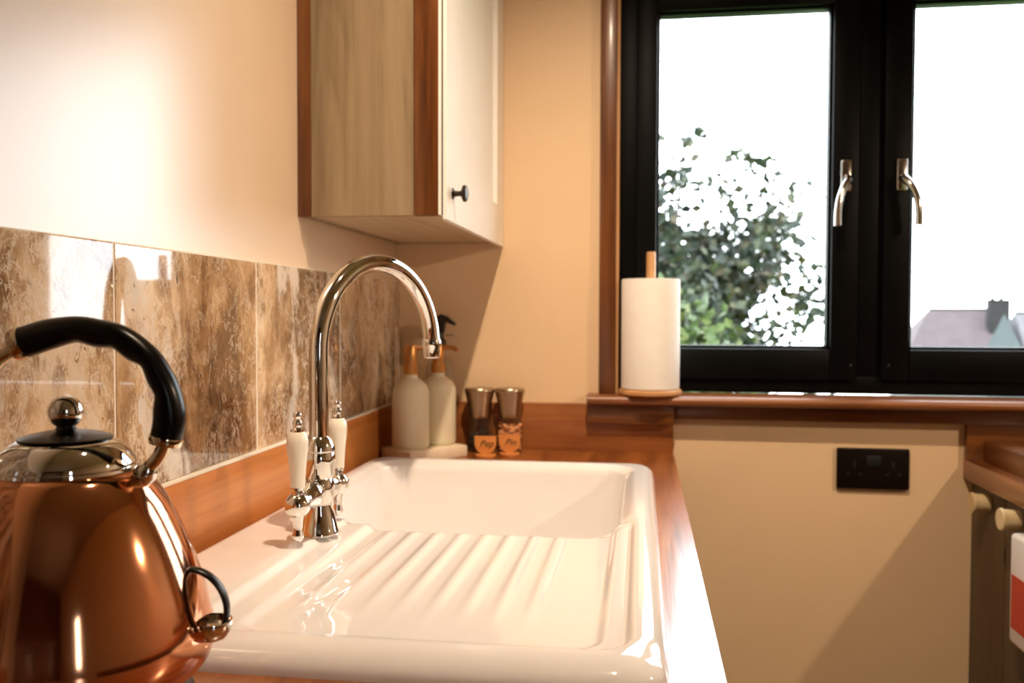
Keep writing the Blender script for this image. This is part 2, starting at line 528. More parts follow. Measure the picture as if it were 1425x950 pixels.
sash(0.535, 1.006, 0.5855, 0.9440, 0.9770, -1)
sash(1.056, 1.536, 1.1180, 1.4820, 1.0900, 1)
for x in (0.992, 1.070):
    lathe('frame_screw_cap', [(0.0, 0.0), (0.004, 0.0), (0.0035, 0.002), (0, 0.003)], M['black_plastic'], win, 12,
          axis_matrix(Vector((x, 0.034 if x < 1 else 0.034, 0.19)) - WL, (0, -1, 0)))
# oak lining around the opening
tr = empty('trim_1', ((WX0 + WX1) / 2, -0.008, WZ0), kind='structure')
TL = tr.location.copy()


def tl(b):
    return (b[0] - TL.x, b[1] - TL.x, b[2] - TL.y, b[3] - TL.y, b[4] - TL.z, b[5] - TL.z)


box('architrave', *tl((0.4575, 0.4935, -0.016, 0.0, 0.1255, 1.086)), M['oakZ'], tr, 0.003)
box('architrave', *tl((1.5775, 1.6135, -0.016, 0.0, 0.1255, 1.086)), M['oakZ'], tr, 0.003)
box('architrave', *tl((0.4935, 1.5775, -0.016, 0.0, 1.050, 1.086)), M['oakX'], tr, 0.003)
box('reveal_lining', *tl((0.4925, 0.4990, 0.0, 0.115, 0.1255, 1.05)), M['beech'], tr, 0.0)
box('reveal_lining', *tl((1.5725, 1.5780, 0.0, 0.115, 0.1255, 1.05)), M['beech'], tr, 0.0)
box('reveal_lining', *tl((0.4990, 1.5725, 0.0, 0.115, 1.045, 1.05)), M['beechX'], tr, 0.0)
# sill board with rounded nose and its apron
sl = empty('trim_2', (1.035, -0.03, 0.104), kind='structure')
bm = bmesh.new()
prof = [(0.048, 0.1055), (0.048, 0.1255)]
for k in range(9):
    a = math.radians(90 + 180 * k / 8)
    prof.append((-0.055 + 0.0100 * math.cos(a), 0.1155 + 0.0100 * math.sin(a)))
ring = []
for x in (0.4345, 1.64):
    ring.append([bm.verts.new((x - 1.035, y + 0.03, z - 0.104)) for y, z in prof])
bm.faces.new(ring[0]); bm.faces.new(ring[1])
for i in range(len(prof)):
    j = (i + 1) % len(prof)
    bm.faces.new((ring[0][i], ring[0][j], ring[1][j], ring[1][i]))
bmobj('sill_board', bm, M['sill'], sl, auto=50)
box('apron', 0.4345 - 1.035, 0.6195 - 1.035, -0.012 + 0, 0.009, 0.064 - 0.104, 0.1052 - 0.104, M['oakX'], sl, 0.001)
box('apron', 0.6200 - 1.035, 1.64 - 1.035, 0.010, 0.0295, 0.0735 - 0.104, 0.1052 - 0.104, M['oakX'], sl, 0.001)

# ================================================================ LEFT WORKTOP
WE = 0.6195
wt = empty('worktop', (WE / 2, -1.0, -0.04), 'long oiled wooden worktop that the white sink is set into', 'worktop')
OX, OY, OZ = wt.location


def lo(b, o):
    return (b[0] - o[0], b[1] - o[0], b[2] - o[1], b[3] - o[1], b[4] - o[2], b[5] - o[2])


HX0, HX1, HY0, HY1 = 0.052, 0.550, -1.235, -0.318
boxes('slab', [lo(b, wt.location) for b in [(0.0, HX0, -2.6, -0.0005, -0.04, 0), (HX1, WE, -2.6, -0.0005, -0.04, 0),
                                            (HX0, HX1, -2.6, HY0, -0.04, 0), (HX0, HX1, HY1, -0.0005, -0.04, 0)]], M['worktopY'], wt)
box('upstand', *lo((0.0005, 0.018, -2.6, -0.0005, 0.0, 0.1025), wt.location), M['upstandY_lit'], wt, 0.001)
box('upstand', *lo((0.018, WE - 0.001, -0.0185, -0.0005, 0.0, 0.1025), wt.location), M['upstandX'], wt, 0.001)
box('sealant', *lo((0.010, 0.0185, -2.6, -0.0185, 0.1020, 0.1045), wt.location), M['grout'], wt, 0.0)


def base_cabinet(x0, x1, y0, y1, face, label, doors, knob_y, kz, group=None):
    fm = M['paleoakZ'] if face > 0 else M['shadedoakZ']
    """face: +1 front looks towards +x, -1 towards -x"""
    c = empty('base_cabinet', ((x0 + x1) / 2, (y0 + y1) / 2, ZF), label, 'cabinet', group)
    L = c.location
    xf = x1 if face > 0 else x0
    carc = (x0, x1 - 0.02, y0, y1, ZF + 0.1, -0.0405) if face > 0 else (x0 + 0.02, x1, y0, y1, ZF + 0.1, -0.0405)
    t = 0.018
    xa, xb, ya, yb, za, zb = carc
    bk = (xa, xa + t) if face > 0 else (xb - t, xb)
    boxes('carcass', [lo(b, L) for b in [(xa, xb, ya, ya + t, za, zb), (xa, xb, yb - t, yb, za, zb), (xa, xb, ya + t, yb - t, za, za + t),
                                         (*bk, ya + t, yb - t, za + t, zb)]], fm, c)
    kx0, kx1 = (x0, x1 - 0.06) if face > 0 else (x0 + 0.06, x1)
    box('plinth', *lo((kx0, kx1, y0, y1, ZF, ZF + 0.1), L), M['oakY'], c, 0)
    dx = (x1 - 0.0195, x1) if face > 0 else (x0, x0 + 0.0195)
    for (a, b), ky in zip(doors, knob_y):
        d = box('door', *lo((*dx, a + 0.0015, b - 0.0015, ZF + 0.105, -0.045), L), fm, c, 0.002)
        if ky is not None:
            mtx = axis_matrix(Vector((xf, ky, kz)) - L, (face, 0, 0))
            lathe('knob', [(0.0, -0.001), (0.0175, -0.001), (0.0180, 0.012), (0.0190, 0.026), (0.0205, 0.0275), (0.0205, 0.0315), (0.019, 0.033), (0, 0.033)], M['knob_cream'], d, 28, mtx)
    return c


base_cabinet(0.0195, 0.59, -1.26, -0.30, 1, 'pale oak sink unit with two doors under the wooden worktop', [(-1.26, -0.78), (-0.78, -0.30)], [-0.83, -0.73], -0.12)
base_cabinet(0.0195, 0.59, -2.6, -1.265, 1, 'pale oak base unit with two doors beyond the sink unit', [(-2.6, -1.93), (-1.93, -1.265)], [-1.98, -1.88], -0.12)

# ================================================================ RIGHT WORKTOP RUN
rw = empty('worktop', (1.52, -1.1, -0.04), 'wooden worktop above the cabinet with cream round knobs', 'worktop')
box('slab', *lo((1.212, RX - 0.0005, -2.2, -0.0005, -0.040, 0.0), rw.location), M['worktopY'], rw, 0.002)
box('upstand', *lo((1.213, RX - 0.0005, -0.0195, -0.0005, 0.0, 0.073), rw.location), M['oakX'], rw, 0.001)
base_cabinet(1.229, RX - 0.0005, -0.62, -0.002, -1, 'oak faced base cabinet with cream round knobs below the right worktop',
             [(-0.18, -0.002), (-0.62, -0.18)], [-0.095, -0.238], -0.0725)
base_cabinet(1.229, RX - 0.0005, -2.2, -0.625, -1, 'oak faced base cabinet beyond the hanging fire blanket', [(-1.4, -0.625), (-2.2, -1.4)], [None, None], -0.0725)
box_b = box('chopping_board', -0.22, 0.22, -0.29, 0.29, 0.0, 0.042, M['oakY'], None, 0.003)
box_b.location = (1.462, -0.315, 0.0003)
tag(box_b, 'thick dark wooden board lying flat on the right worktop', 'board')
# fire blanket case hanging on the cabinet front
fb = empty('fire_blanket', (1.229, -0.345, -0.285), 'white fire blanket case with red label and black pull tapes', 'fire blanket')
L = fb.location
bm = bmesh.new(); bbox(bm, *lo((1.203, 1.2285, -0.425, -0.268, -0.285, -0.088), L), 0.008, 3)
bmobj('case', bm, M['white_plastic'], fb, auto=40)
box('label', *lo((1.2022, 1.2032, -0.412, -0.280, -0.255, -0.160), L), M['red_label'], fb, 0)
for y in (-0.39, -0.30):
    box('pull_tape', *lo((1.2145, 1.2165, y - 0.012, y + 0.012, -0.345, -0.283), L), M['black_satin'], fb, 0)

# ================================================================ WALL CABINET
CY0, CZ0, CZT = -0.585, 0.455, 1.30
wc = empty('wall_cabinet', (0.12, CY0 / 2, CZ0), 'wall cabinet with pale oak side between dark posts and a cream panel door', 'cabinet')
L = wc.location
boxes('carcass', [lo(b, L) for b in [(0.002, 0.230, -0.018, -0.001, CZ0, CZT), (0.002, 0.018, CY0 + 0.018, -0.018, CZ0, CZT),
                                     (0.018, 0.230, CY0 + 0.018, -0.018, CZT - 0.018, CZT)]], M['paleoakZ'], wc)
box('side_panel', *lo((0.0220, 0.1925, CY0 + 0.003, CY0 + 0.018, CZ0 - 0.001, CZT), L), M['paleoakZ'], wc, 0)
box('bottom_panel', *lo((0.018, 0.2300, CY0 + 0.0185, -0.001, CZ0 + 0.0005, CZ0 + 0.018), L), M['paleoakY_lit'], wc, 0)
box('post', *lo((0.001, 0.0220, CY0 - 0.001, CY0 + 0.018, CZ0 - 0.0015, CZT), L), M['oakZ'], wc, 0.001)
box('post', *lo((0.1925, 0.2315, CY0 - 0.001, CY0 + 0.018, CZ0 - 0.0015, CZT), L), M['oakZ'], wc, 0.001)
box('lipping', *lo((0.2316, 0.2362, CY0 - 0.001, CY0 + 0.016, CZ0 - 0.001, CZT), L), M['door_paint'], wc, 0)
box('gap_shade', *lo((0.2363, 0.2387, CY0 + 0.003, CY0 + 0.010, CZ0 - 0.001, CZT), L), M['black_satin'], wc, 0)  # black strip standing in for the shade in the door gap
# shaker door: stiles, rails and a recessed panel in one leaf
XD0, XD1 = 0.2388, 0.2445
dz0, dz1 = 0.447, 1.30
XD0 = 0.2346
door = boxes('door', [lo(b, L) for b in [(0.2388, XD1, CY0, -0.56, dz0, dz1), (XD0, XD1, -0.56, -0.50, dz0, dz1), (XD0, XD1, -0.086, -0.003, dz0, dz1),
                                         (XD0, XD1, -0.50, -0.086, dz0, 0.530), (XD0, XD1, -0.50, -0.086, dz1 - 0.08, dz1)]], M['door_paint'], wc)
box('door_panel', *lo((0.2317, 0.2345, -0.52, -0.07, 0.50, dz1 - 0.02), L), M['door_paint'], door, 0)
lathe('knob', [(0, -0.001), (0.0095, -0.001), (0.009, 0.002), (0.005, 0.004), (0.0042, 0.012), (0.006, 0.015), (0.0128, 0.0175), (0.0140, 0.0200), (0.012, 0.0235), (0.006, 0.0255), (0, 0.026)],
      M['bronze'], door, 28, axis_matrix(Vector((XD1, -0.540, 0.4925)) - L, (1, 0, 0)))

# ================================================================ SINK
SX0, SX1, SY0, SY1, SH = 0.030, 0.573, -1.275, -0.287, 0.023
BX0, BX1, BY0, BY1 = 0.078, 0.522, -0.800, -0.338     # bowl
RIDGES = [0.2220, 0.2540, 0.2860, 0.3180, 0.3500, 0.3820, 0.4140, 0.4460]


def sdrr(x, y, x0, x1, y0, y1, r):
    """signed distance inside a rounded rectangle (positive inside)"""
    cx, cy = (x0 + x1) / 2, (y0 + y1) / 2
    qx, qy = abs(x - cx) - ((x1 - x0) / 2 - r), abs(y - cy) - ((y1 - y0) / 2 - r)
    return -(math.hypot(max(qx, 0), max(qy, 0)) + min(max(qx, qy), 0) - r)


def sst(a, b, v):
    t = min(1, max(0, (v - a) / (b - a)))
    return t * t * (3 - 2 * t)


def sink_z(x, y):
    d = sdrr(x, y, SX0, SX1, SY0, SY1, 0.045)
    R = 0.022 + 0.018 * sst(-1.20, -1.24, y)
    z = SH * math.sqrt(max(0, 1 - (1 - min(d, R) / R) ** 2)) if d < R else SH
    # wide shallow recess that the drainer sits in
    d1 = sdrr(x, y, 0.150, 0.545, -1.236, -0.70, 0.035)
    z -= 0.0065 * sst(0.0, 0.010, d1) * sst(-0.72, -0.80, y) if y < -0.70 else 0
    d2 = sdrr(x, y, 0.185, 0.521, -1.222, -0.60, 0.030)
    fall = 0.004 + 0.004 * sst(-1.22, -0.80, y)
    z -= fall * sst(0.0, 0.012, d2) * sst(-0.76, -0.80, y) if y < -0.6 else 0
    if y < -0.79 and d2 > 0:
        amp = 0.0030 * sst(-1.20, -1.00, y) * sst(0.0, 0.02, d2) * sst(-0.798, -0.83, y)
        for rx in RIDGES:
            u = abs(x - rx) / 0.0115
            if u < 1:
                z += amp * (0.5 + 0.5 * math.cos(PI * u))
    # bowl
    db = sdrr(x, y, BX0, BX1, BY0, BY1, 0.050)
    if db > -0.02:
        lip = 0.010 * sst(-0.02, 0.004, db)
        z -= lip * (0.35 if y < -0.76 else 1.0)
        if db > 0:
            z -= 0.195 * sst(-0.002, 0.030, db) ** 0.8
            z -= 0.006 * sst(0.03, 0.2, db)
    return z


def axis_list(lo_, hi_, fine, coarse, spots, wid):
    v, out = lo_, [lo_]
    while v < hi_ - 1e-6:
        s = fine if any(abs(v - q) < wid for q in spots) else coarse
        v = min(hi_, v + s)
        out.append(v)
    return out


xs = axis_list(SX0 - 0.0008, SX1 + 0.0008, 0.0016, 0.0032, [SX0, SX1, BX0 + 0.01, BX1 - 0.01], 0.026)
ys = axis_list(SY0 - 0.0008, SY1 + 0.0008, 0.0016, 0.0050, [SY0, SY1, BY0 + 0.005, BY1 - 0.01], 0.028)
sk_root = empty('ceramic_sink', (0.30, -0.78, 0.0), 'white ceramic sink with ridged drainer set into the wooden worktop', 'sink')
SL = sk_root.location
verts, idx, faces = [], {}, []
for i, x in enumerate(xs):
    for j, y in enumerate(ys):
        d = sdrr(x, y, SX0, SX1, SY0, SY1, 0.045)
        if d < -0.0024: continue
        px, py = x, y
        if d < 0:   # pull the outermost ring onto the contour
            e = 1e-4
            gx = (sdrr(x + e, y, SX0, SX1, SY0, SY1, 0.045) - d) / e
            gy = (sdrr(x, y + e, SX0, SX1, SY0, SY1, 0.045) - d) / e
            px, py = x - gx * d, y - gy * d
        z = sink_z(px, py)
        if d < 0: z = -0.0005
        idx[(i, j)] = len(verts)
        verts.append((px - SL.x, py - SL.y, z - SL.z))
for i in range(len(xs) - 1):
    for j in range(len(ys) - 1):
        q = [idx.get(k) for k in ((i, j), (i + 1, j), (i + 1, j + 1), (i, j + 1))]
        if None not in q: faces.append(q)
me = bpy.data.meshes.new('basin'); me.from_pydata(verts, [], faces)
fin('basin', me, M['ceramic'], sk_root, smooth=True)
# waste in the bowl floor
zb = sink_z(0.30, -0.57)
lathe('waste', [(0, 0.0005), (0.018, 0.0005), (0.020, 0.003), (0.040, 0.004), (0.043, 0.001), (0.043, -0.003), (0, -0.003)], M['chrome'], sk_root, 36,
      Matrix.Translation(Vector((0.30, -0.57, zb + 0.001)) - SL))

# ================================================================ TAP
TX, TY = 0.1500, -0.897
TZ = sink_z(TX, TY) + 0.0003
tap = empty('mixer_tap', (TX, TY, TZ), 'chrome swan neck mixer tap with two cream lever handles on the sink', 'tap')
lathe('body', [(0, 0), (0.0255, 0), (0.0255, 0.003), (0.0235, 0.006), (0.0195, 0.026), (0.0165, 0.036), (0.0165, 0.040), (0.0195, 0.046), (0.0200, 0.062),
               (0.0170, 0.070), (0.0195, 0.076), (0.0205, 0.092), (0.0205, 0.101), (0.0198, 0.102), (0.0198, 0.1035), (0.0205, 0.1045), (0.0200, 0.110), (0.0170, 0.118), (0.0130, 0.122), (0, 0.122)], M['chrome'], tap, 40)
phi = math.radians(66)
R, zc, r_ = 0.116, 0.251 - TZ, 0.0122
pts = [Vector((0, 0, 0.110 + (zc - 0.110) * k / 6)) for k in range(6)]
for k in range(37):
    a = math.radians(178) * k / 36
    q = R - R * math.cos(a)
    pts.append(Vector((q * math.cos(phi), q * math.sin(phi), zc + R * math.sin(a))))
tube('spout', pts, r_, M['chrome'], tap, 28)
end = pts[-1]
lathe('aerator', [(0, 0.006), (0.0132, 0.006), (0.0145, 0.003), (0.0145, -0.003), (0.0128, -0.006), (0.0120, -0.020), (0.0105, -0.0215), (0, -0.0215)], M['chrome'], tap, 30, Matrix.Translation(end))
for s in (-1, 1):
    hz = 0.077 - TZ - 0.004
    y = s * 0.070
    vb = lathe('valve', [(0, 0), (0.0135, 0), (0.0150, 0.012), (0.0170, 0.020), (0.0165, 0.027), (0.0130, 0.033), (0.0110, 0.045), (0.0085, 0.056), (0, 0.056)], M['chrome'], tap, 30,
               axis_matrix((0, s * 0.010, 0.056), (0, s, (hz - 0.056) / 0.06)))
    lathe('lever_ball', [(0, -0.044), (0.0035, -0.043), (0.0068, -0.039), (0.0072, -0.035), (0.0052, -0.029), (0.0058, -0.024), (0.0065, -0.017)] + sphere_prof(0.0155, 0.0, -62, 62, 12) +
          [(0.0070, 0.0150), (0.0070, 0.0180), (0.0088, 0.0195), (0.0088, 0.0215), (0, 0.0215)], M['chrome'], tap, 30, Matrix.Translation((0, y, hz)))
    hd = lathe('lever', [(0, 0.0215), (0.0085, 0.0215), (0.0090, 0.030), (0.0103, 0.048), (0.0122, 0.064), (0.0128, 0.074), (0.0118, 0.082), (0.0085, 0.0868), (0, 0.0868)],
               M['porcelain'], tap, 30, Matrix.Translation((0, y, hz)))
    lathe('finial', [(0, 0.0866), (0.0080, 0.0866), (0.0080, 0.0895), (0.0045, 0.092), (0.0058, 0.096), (0.0050, 0.0995), (0.0032, 0.1015)] + sphere_prof(0.0050, 0.1058, -45, 90, 8), M['chrome'], hd, 24, Matrix.Translation((0, y, hz)))

# ================================================================ KETTLE
KT = 0.65
KD = FWD + RGT * ((90 - 712.5) / 1246.7)
KX, KY = CAM.x + KT * KD.x, CAM.y + KT * KD.y
kk = KT / 1246.7
ket = empty('kettle', (KX, KY, 0.0), 'polished copper cone kettle with black grip handle and chrome lid', 'kettle')
KR = Vector((RGT.x, RGT.y, 0)).normalized()


def kz(py): return 0.2787 + (475 - py) * kk


def kp(px, py, dep=0.0):   # point in the handle's upright plane
    v = KR * ((px - 90) * kk)
    return Vector((v.x, v.y, kz(py))) + Vector((-KR.y, KR.x, 0)) * dep


lathe('power_base', [(0, 0), (0.083, 0), (0.087, 0.004), (0.087, 0.014), (0.082, 0.020), (0.076, 0.0285), (0, 0.0285)], M['black_plastic'], ket, 64)
lathe('body', [(0, 0.029), (0.080, 0.029), (0.0870, 0.0312), (0.0940, 0.0358), (0.0992, 0.043), (0.1020, 0.052), (0.1025, 0.0590), (0.1010, 0.0695), (0.0985, 0.082), (0.0953, 0.0953),
               (0.0912, 0.108), (0.0865, 0.1214), (0.0812, 0.135), (0.0750, 0.149), (0.0690, 0.161), (0.0625, 0.1715), (0.0555, 0.1800), (0.0490, 0.1855), (0, 0.1855)], M['copper'], ket, 96, auto=60)
lathe('rim_band', [(0.0470, 0.1840), (0.0500, 0.1850), (0.0496, 0.1872), (0.0470, 0.1880)], M['chrome'], ket, 72)
lid = lathe('lid', [(0, 0.1865), (0.0478, 0.1865), (0.0482, 0.1885), (0.0468, 0.1925), (0.0430, 0.1985), (0.0375, 0.2035), (0.0320, 0.2068), (0, 0.2075)], M['chrome'], ket, 72)
lathe('lid_cap', [(0, 0.2072), (0.0318, 0.2072), (0.0320, 0.2084), (0.0260, 0.2105), (0.0150, 0.2128), (0.0075, 0.2140), (0.0060, 0.2165), (0, 0.2165)], M['black_satin'], lid, 60)
lathe('lid_knob', [(0.0050, 0.2160)] + sphere_prof(0.0122, 0.2268, -65, 90, 16), M['chrome'], lid, 40)
outer = [(25.4, 457.6), (60, 447), (106, 441), (143, 446), (176, 456), (201, 472), (223, 494), (239, 519), (250, 545), (256, 570), (256, 592), (252, 613)]
inner = [(46, 497), (78, 486), (108, 478), (131, 484), (154, 484), (176, 500), (196, 509), (206, 533), (215, 549), (213, 572), (212, 590), (209, 604)]
cp, rd = [], []
for a, b in zip(outer, inner):
    A_, B_ = kp(*a), kp(*b)
    cp.append((A_ + B_) / 2); rd.append((A_ - B_).length / 2)
n = 5
cps = catmull(cp, n)
rds = [v.x for v in catmull([Vector((r, 0, 0)) for r in rd], n)]
tube('grip', cps, rds, M['black_satin'], ket, 28, flat=[0.0115] * len(cps))
for e0, e1, rr_ in ((cps[0], cps[0] - (cps[2] - cps[0]).normalized() * 0.008, rds[0]), (cps[-1], cps[-1] + (cps[-1] - cps[-3]).normalized() * 0.006, rds[-1])):
    dirv = (e1 - e0)
    ln = dirv.length
    lathe('handle_collar', [(0, 0), (rr_ * 1.04, 0), (rr_ * 1.08, ln * 0.3), (rr_ * 1.02, ln), (rr_ * 0.5, ln * 1.1), (0, ln * 1.1)], M['gold_chrome'], ket, 36, axis_matrix(e0, dirv))
tube('handle_rod', catmull([kp(229, 610), kp(226, 624), kp(217, 640), kp(207, 651), kp(198, 661)], 5), 0.0052, M['gold_chrome'], ket, 16)
tube('handle_rod', catmull([kp(34, 480), kp(14, 491), kp(-8, 508), kp(-24, 540), kp(-28, 585), kp(-24, 630), kp(-14, 658)], 5), 0.0052, M['gold_chrome'], ket, 16)
lathe('rod_boss', [(0, 0), (0.0082, 0), (0.0085, 0.006), (0.0065, 0.010), (0, 0.010)], M['chrome'], ket, 24, axis_matrix(kp(195, 667), kp(211, 649) - kp(195, 667)))
# spout on the far side of the lid from the grip
tube('pouring_spout', [kp(10, 690), kp(-25, 672), kp(-50, 655)], [0.024, 0.017, 0.012], M['copper'], ket, 28)
# switch under the handle
sw = catmull([kp(255, 796), kp(272, 797), kp(290, 806), kp(304, 822), kp(312, 842), kp(313, 858), kp(310, 872)], 6)
tube('switch_loop', sw, 0.0022, M['black_plastic'], ket, 16, flat=[0.0046] * len(sw))
lathe('switch_cup', [(0, -0.0135), (0.0060, -0.0130), (0.0110, -0.0105), (0.0145, -0.0050), (0.0155, 0.0005), (0.0150, 0.0022), (0.0138, 0.0010), (0.0120, -0.0020), (0, -0.0030)], M['chrome'], ket, 36,
      Matrix.Translation(kp(291, 871)))

# ================================================================ THINGS BY THE CORNER
F = Vector((0.098, -0.252)); e1 = Vector((0.62, 0.785)).normalized(); e2 = Vector((-e1.y, e1.x))
tc_ = F + e1 * 0.075 + e2 * 0.050
tray = box('tray', -0.075, 0.075, -0.050, 0.050, 0, 0.024, M['stone'], None, 0.003)
tray.location = (tc_.x, tc_.y, 0.0003); tray.rotation_euler = (0, 0, math.atan2(e1.y, e1.x))
tag(tray, 'pale stone tray carrying two soap bottles behind the sink', 'tray')


def dup(root, loc, rz, label):
    r = root.copy(); link(r); r.location = loc; r.rotation_euler = (0, 0, rz); r['label'] = label
    for ch in root.children:
        c = ch.copy(); link(c, r)
        for g in ch.children:
            link(g.copy(), c)
    return r


b1 = Vector((0.083, -0.190))
b2 = Vector((0.125, -0.125))
sb = empty('soap_bottle', (b1.x, b1.y, 0.0245), 'frosted soap bottle with copper pump turned away at the front of the tray', 'bottle', 'soap bottles on the tray', rz=math.radians(52))
lathe('bottle_body', [(0, 0), (0.0340, 0), (0.0375, 0.004), (0.0380, 0.010), (0.0380, 0.108), (0.0365, 0.120), (0.0310, 0.131), (0.0220, 0.138), (0.0150, 0.142), (0.0140, 0.146), (0.0140, 0.153), (0, 0.153)], M['frost'], sb, 48)
pm = lathe('pump', [(0, 0.150), (0.0142, 0.150), (0.0142, 0.168), (0.0142, 0.1695), (0.0112, 0.1700), (0.0112, 0.1790), (0.0125, 0.1795), (0.0125, 0.207), (0.0110, 0.2095), (0, 0.209)], M['copper_pump'], sb, 30)
tube('nozzle', catmull([(0, 0, 0.203), (0.020, 0, 0.2035), (0.036, 0, 0.202), (0.044, 0, 0.196)], 4), [0.0055] * 4 + [0.0048] * 9, M['copper_pump'], pm, 12)
for zz in (0.042, 0.082):
    boxes('measure_mark', [(-0.0004, 0.0004, -0.0045, 0.0045, zz, zz + 0.0012)], M['steel'], sb).location = (-0.036, 0.0, 0)
dup(sb, (b2.x, b2.y, 0.0245), math.radians(-8), 'frosted soap bottle with copper pump nozzle pointing to the pepper mills')

# clear spray bottle behind the soap
sp = empty('spray_bottle', (0.112, -0.0525, 0.0003), 'clear glass spray bottle with black trigger behind the soap bottles', 'bottle')
lathe('bottle_body', [(0, 0.0), (0.029, 0.0), (0.032, 0.004), (0.032, 0.165), (0.029, 0.185), (0.018, 0.203), (0.0125, 0.210), (0.0125, 0.225), (0.011, 0.225), (0.011, 0.211), (0.017, 0.202), (0.0275, 0.184),
                      (0.0305, 0.165), (0.0305, 0.005), (0, 0.004)], M['glass'], sp, 40)
lathe('collar', [(0, 0.220), (0.0145, 0.220), (0.0145, 0.240), (0.010, 0.244), (0.008, 0.262), (0, 0.262)], M['black_plastic'], sp, 24)
bm = bmesh.new()
out = [(-0.018, 0.270), (-0.014, 0.288), (0.004, 0.297), (0.018, 0.292), (0.036, 0.277), (0.034, 0.272), (0.014, 0.280), (0.010, 0.256), (-0.010, 0.256)]
fr = [bm.verts.new((x, -0.008, z)) for x, z in out]; bk = [bm.verts.new((x, 0.008, z)) for x, z in out]
bm.faces.new(fr); bm.faces.new(bk)
for i in range(len(out)):
    j = (i + 1) % len(out); bm.faces.new((fr[i], fr[j], bk[j], bk[i]))
bmobj('trigger_head', bm, M['black_plastic'], sp)
box('trigger', 0.014, 0.032, -0.004, 0.004, 0.2495, 0.2535, M['steel'], sp, 0.001)


def mill(loc, label, fill_mat, fill_h):
    m_ = empty('spice_mill', loc, label, 'mill', 'spice mills by the back upstand')
    lathe('glass_jar', [(0, 0), (0.0265, 0), (0.0285, 0.003), (0.0285, 0.058), (0.0265, 0.067), (0.0215, 0.073), (0.0215, 0.078), (0.0205, 0.078), (0.0205, 0.0725), (0.0253, 0.0662), (0.0273, 0.0575), (0.0273, 0.004), (0, 0.004)], M['glass'], m_, 40)
    bm = bmesh.new()
    rg = random.Random(len(label))
    if fill_mat == 'pepper':
        for _ in range(260):
            a = rg.uniform(0, 2 * PI); r = 0.0248 * math.sqrt(rg.random()); z = 0.006 + fill_h * rg.random()
            bmesh.ops.create_icosphere(bm, subdivisions=1, radius=0.0022, matrix=Matrix.Translation((r * math.cos(a), r * math.sin(a), z)))
    else:
        for _ in range(240):
            a = rg.uniform(0, 2 * PI); r = 0.0235 * math.sqrt(rg.random()); z = 0.007 + fill_h * rg.random()
            s = rg.uniform(0.003, 0.0045)
            bmesh.ops.create_icosphere(bm, subdivisions=1, radius=s, matrix=Matrix.Translation((r * math.cos(a), r * math.sin(a), z)) @ Matrix.Rotation(rg.uniform(0, 3), 4, 'X') @ Matrix.Diagonal((1.2, 0.9, 0.8, 1)))
    g = bmobj('filling', bm, M[fill_mat], m_, smooth=False); g['kind'] = 'stuff'
    lathe('grinder_top', [(0, 0.0745), (0.0222, 0.0745), (0.0230, 0.0765), (0.0240, 0.084), (0.0268, 0.108), (0.0310, 0.124), (0.0318, 0.1285), (0.0325, 0.130), (0.0325, 0.1345), (0.0305, 0.1375), (0, 0.1385)], M['steel'], m_, 48)
    return m_


mill((0.203, -0.0620, 0.0003), 'steel topped glass mill filled with black peppercorns', 'pepper', 0.036)
mill((0.2680, -0.0560, 0.0003), 'steel topped glass mill filled with pink salt', 'salt', 0.054)


def tagstand(loc, text, label, rz):
    t = empty('label_stand', loc, label, 'label stand', 'wooden label stands before the mills', rz=rz)
    lathe('foot', [(0, 0), (0.0205, 0), (0.0215, 0.002), (0.0215, 0.006), (0.0195, 0.0075), (0, 0.0075)], M['tagwood'], t, 36)
    bm = bmesh.new()
    out = [(-0.0225, 0.044)]
    for k in range(17):
        a = PI + PI * k / 16
        out.append((0.0225 * math.cos(a), 0.032 + 0.0255 * math.sin(a)))
    out.append((0.0225, 0.044))
    fr = [bm.verts.new((x, -0.004, z)) for x, z in out]; bk = [bm.verts.new((x, 0.004, z)) for x, z in out]
    bm.faces.new(fr); bm.faces.new(bk)
    for i in range(len(out)):
        j = (i + 1) % len(out); bm.faces.new((fr[i], fr[j], bk[j], bk[i]))
    pl = bmobj('plaque', bm, M['tagwood'], t)
    cu = bpy.data.curves.new('t', 'FONT'); cu.body = text; cu.size = 0.019; cu.align_x = 'CENTER'; cu.shear = 0.35; cu.extrude = 0.0002
    to = bpy.data.objects.new('t', cu); COL.objects.link(to)
    bpy.context.view_layer.update()
    me = bpy.data.meshes.new_from_object(to.evaluated_get(bpy.context.evaluated_depsgraph_get()))
    bpy.data.objects.remove(to)
    me.transform(Matrix.Translation((0.002, -0.0043, 0.023)) @ Matrix.Rotation(PI / 2, 4, 'X'))
    fin('lettering', me, M['ink'], pl)


tagstand((0.2300, -0.1420, 0.0003), 'Pep', 'small wooden label stand lettered Pep in front of the peppercorn mill', math.radians(6))
tagstand((0.2760, -0.1120, 0.0003), 'Pin', 'small wooden label stand lettered Pin in front of the salt mill', math.radians(4))

# ================================================================ PAPER TOWEL
PX, PY, PZ = 0.5680, -0.0215, 0.1258
ph = empty('paper_towel_holder', (PX, PY, PZ), 'beech paper towel holder standing on the window sill', 'towel holder')
lathe('base', [(0, 0), (0.0640, 0), (0.0675, 0.003), (0.0675, 0.009), (0.0645, 0.0125), (0, 0.0125)], M['beechX'], ph, 56)
lathe('pole', [(0, 0.012), (0.0098, 0.012), (0.0098, 0.303), (0.0085, 0.306), (0, 0.306)], M['beech'], ph, 28)
prl = lathe('paper_towel_roll', [(0.021, 0.0), (0.060, 0.0), (0.0622, 0.002), (0.0622, 0.232), (0.0605, 0.2345), (0.021, 0.2345), (0.0205, 0.233), (0.0205, 0.001)], M['paper'], None, 72)
me = prl.data
prl.location = (PX, PY, PZ + 0.0130)
tag(prl, 'white paper towel roll on the beech holder', 'paper towel')

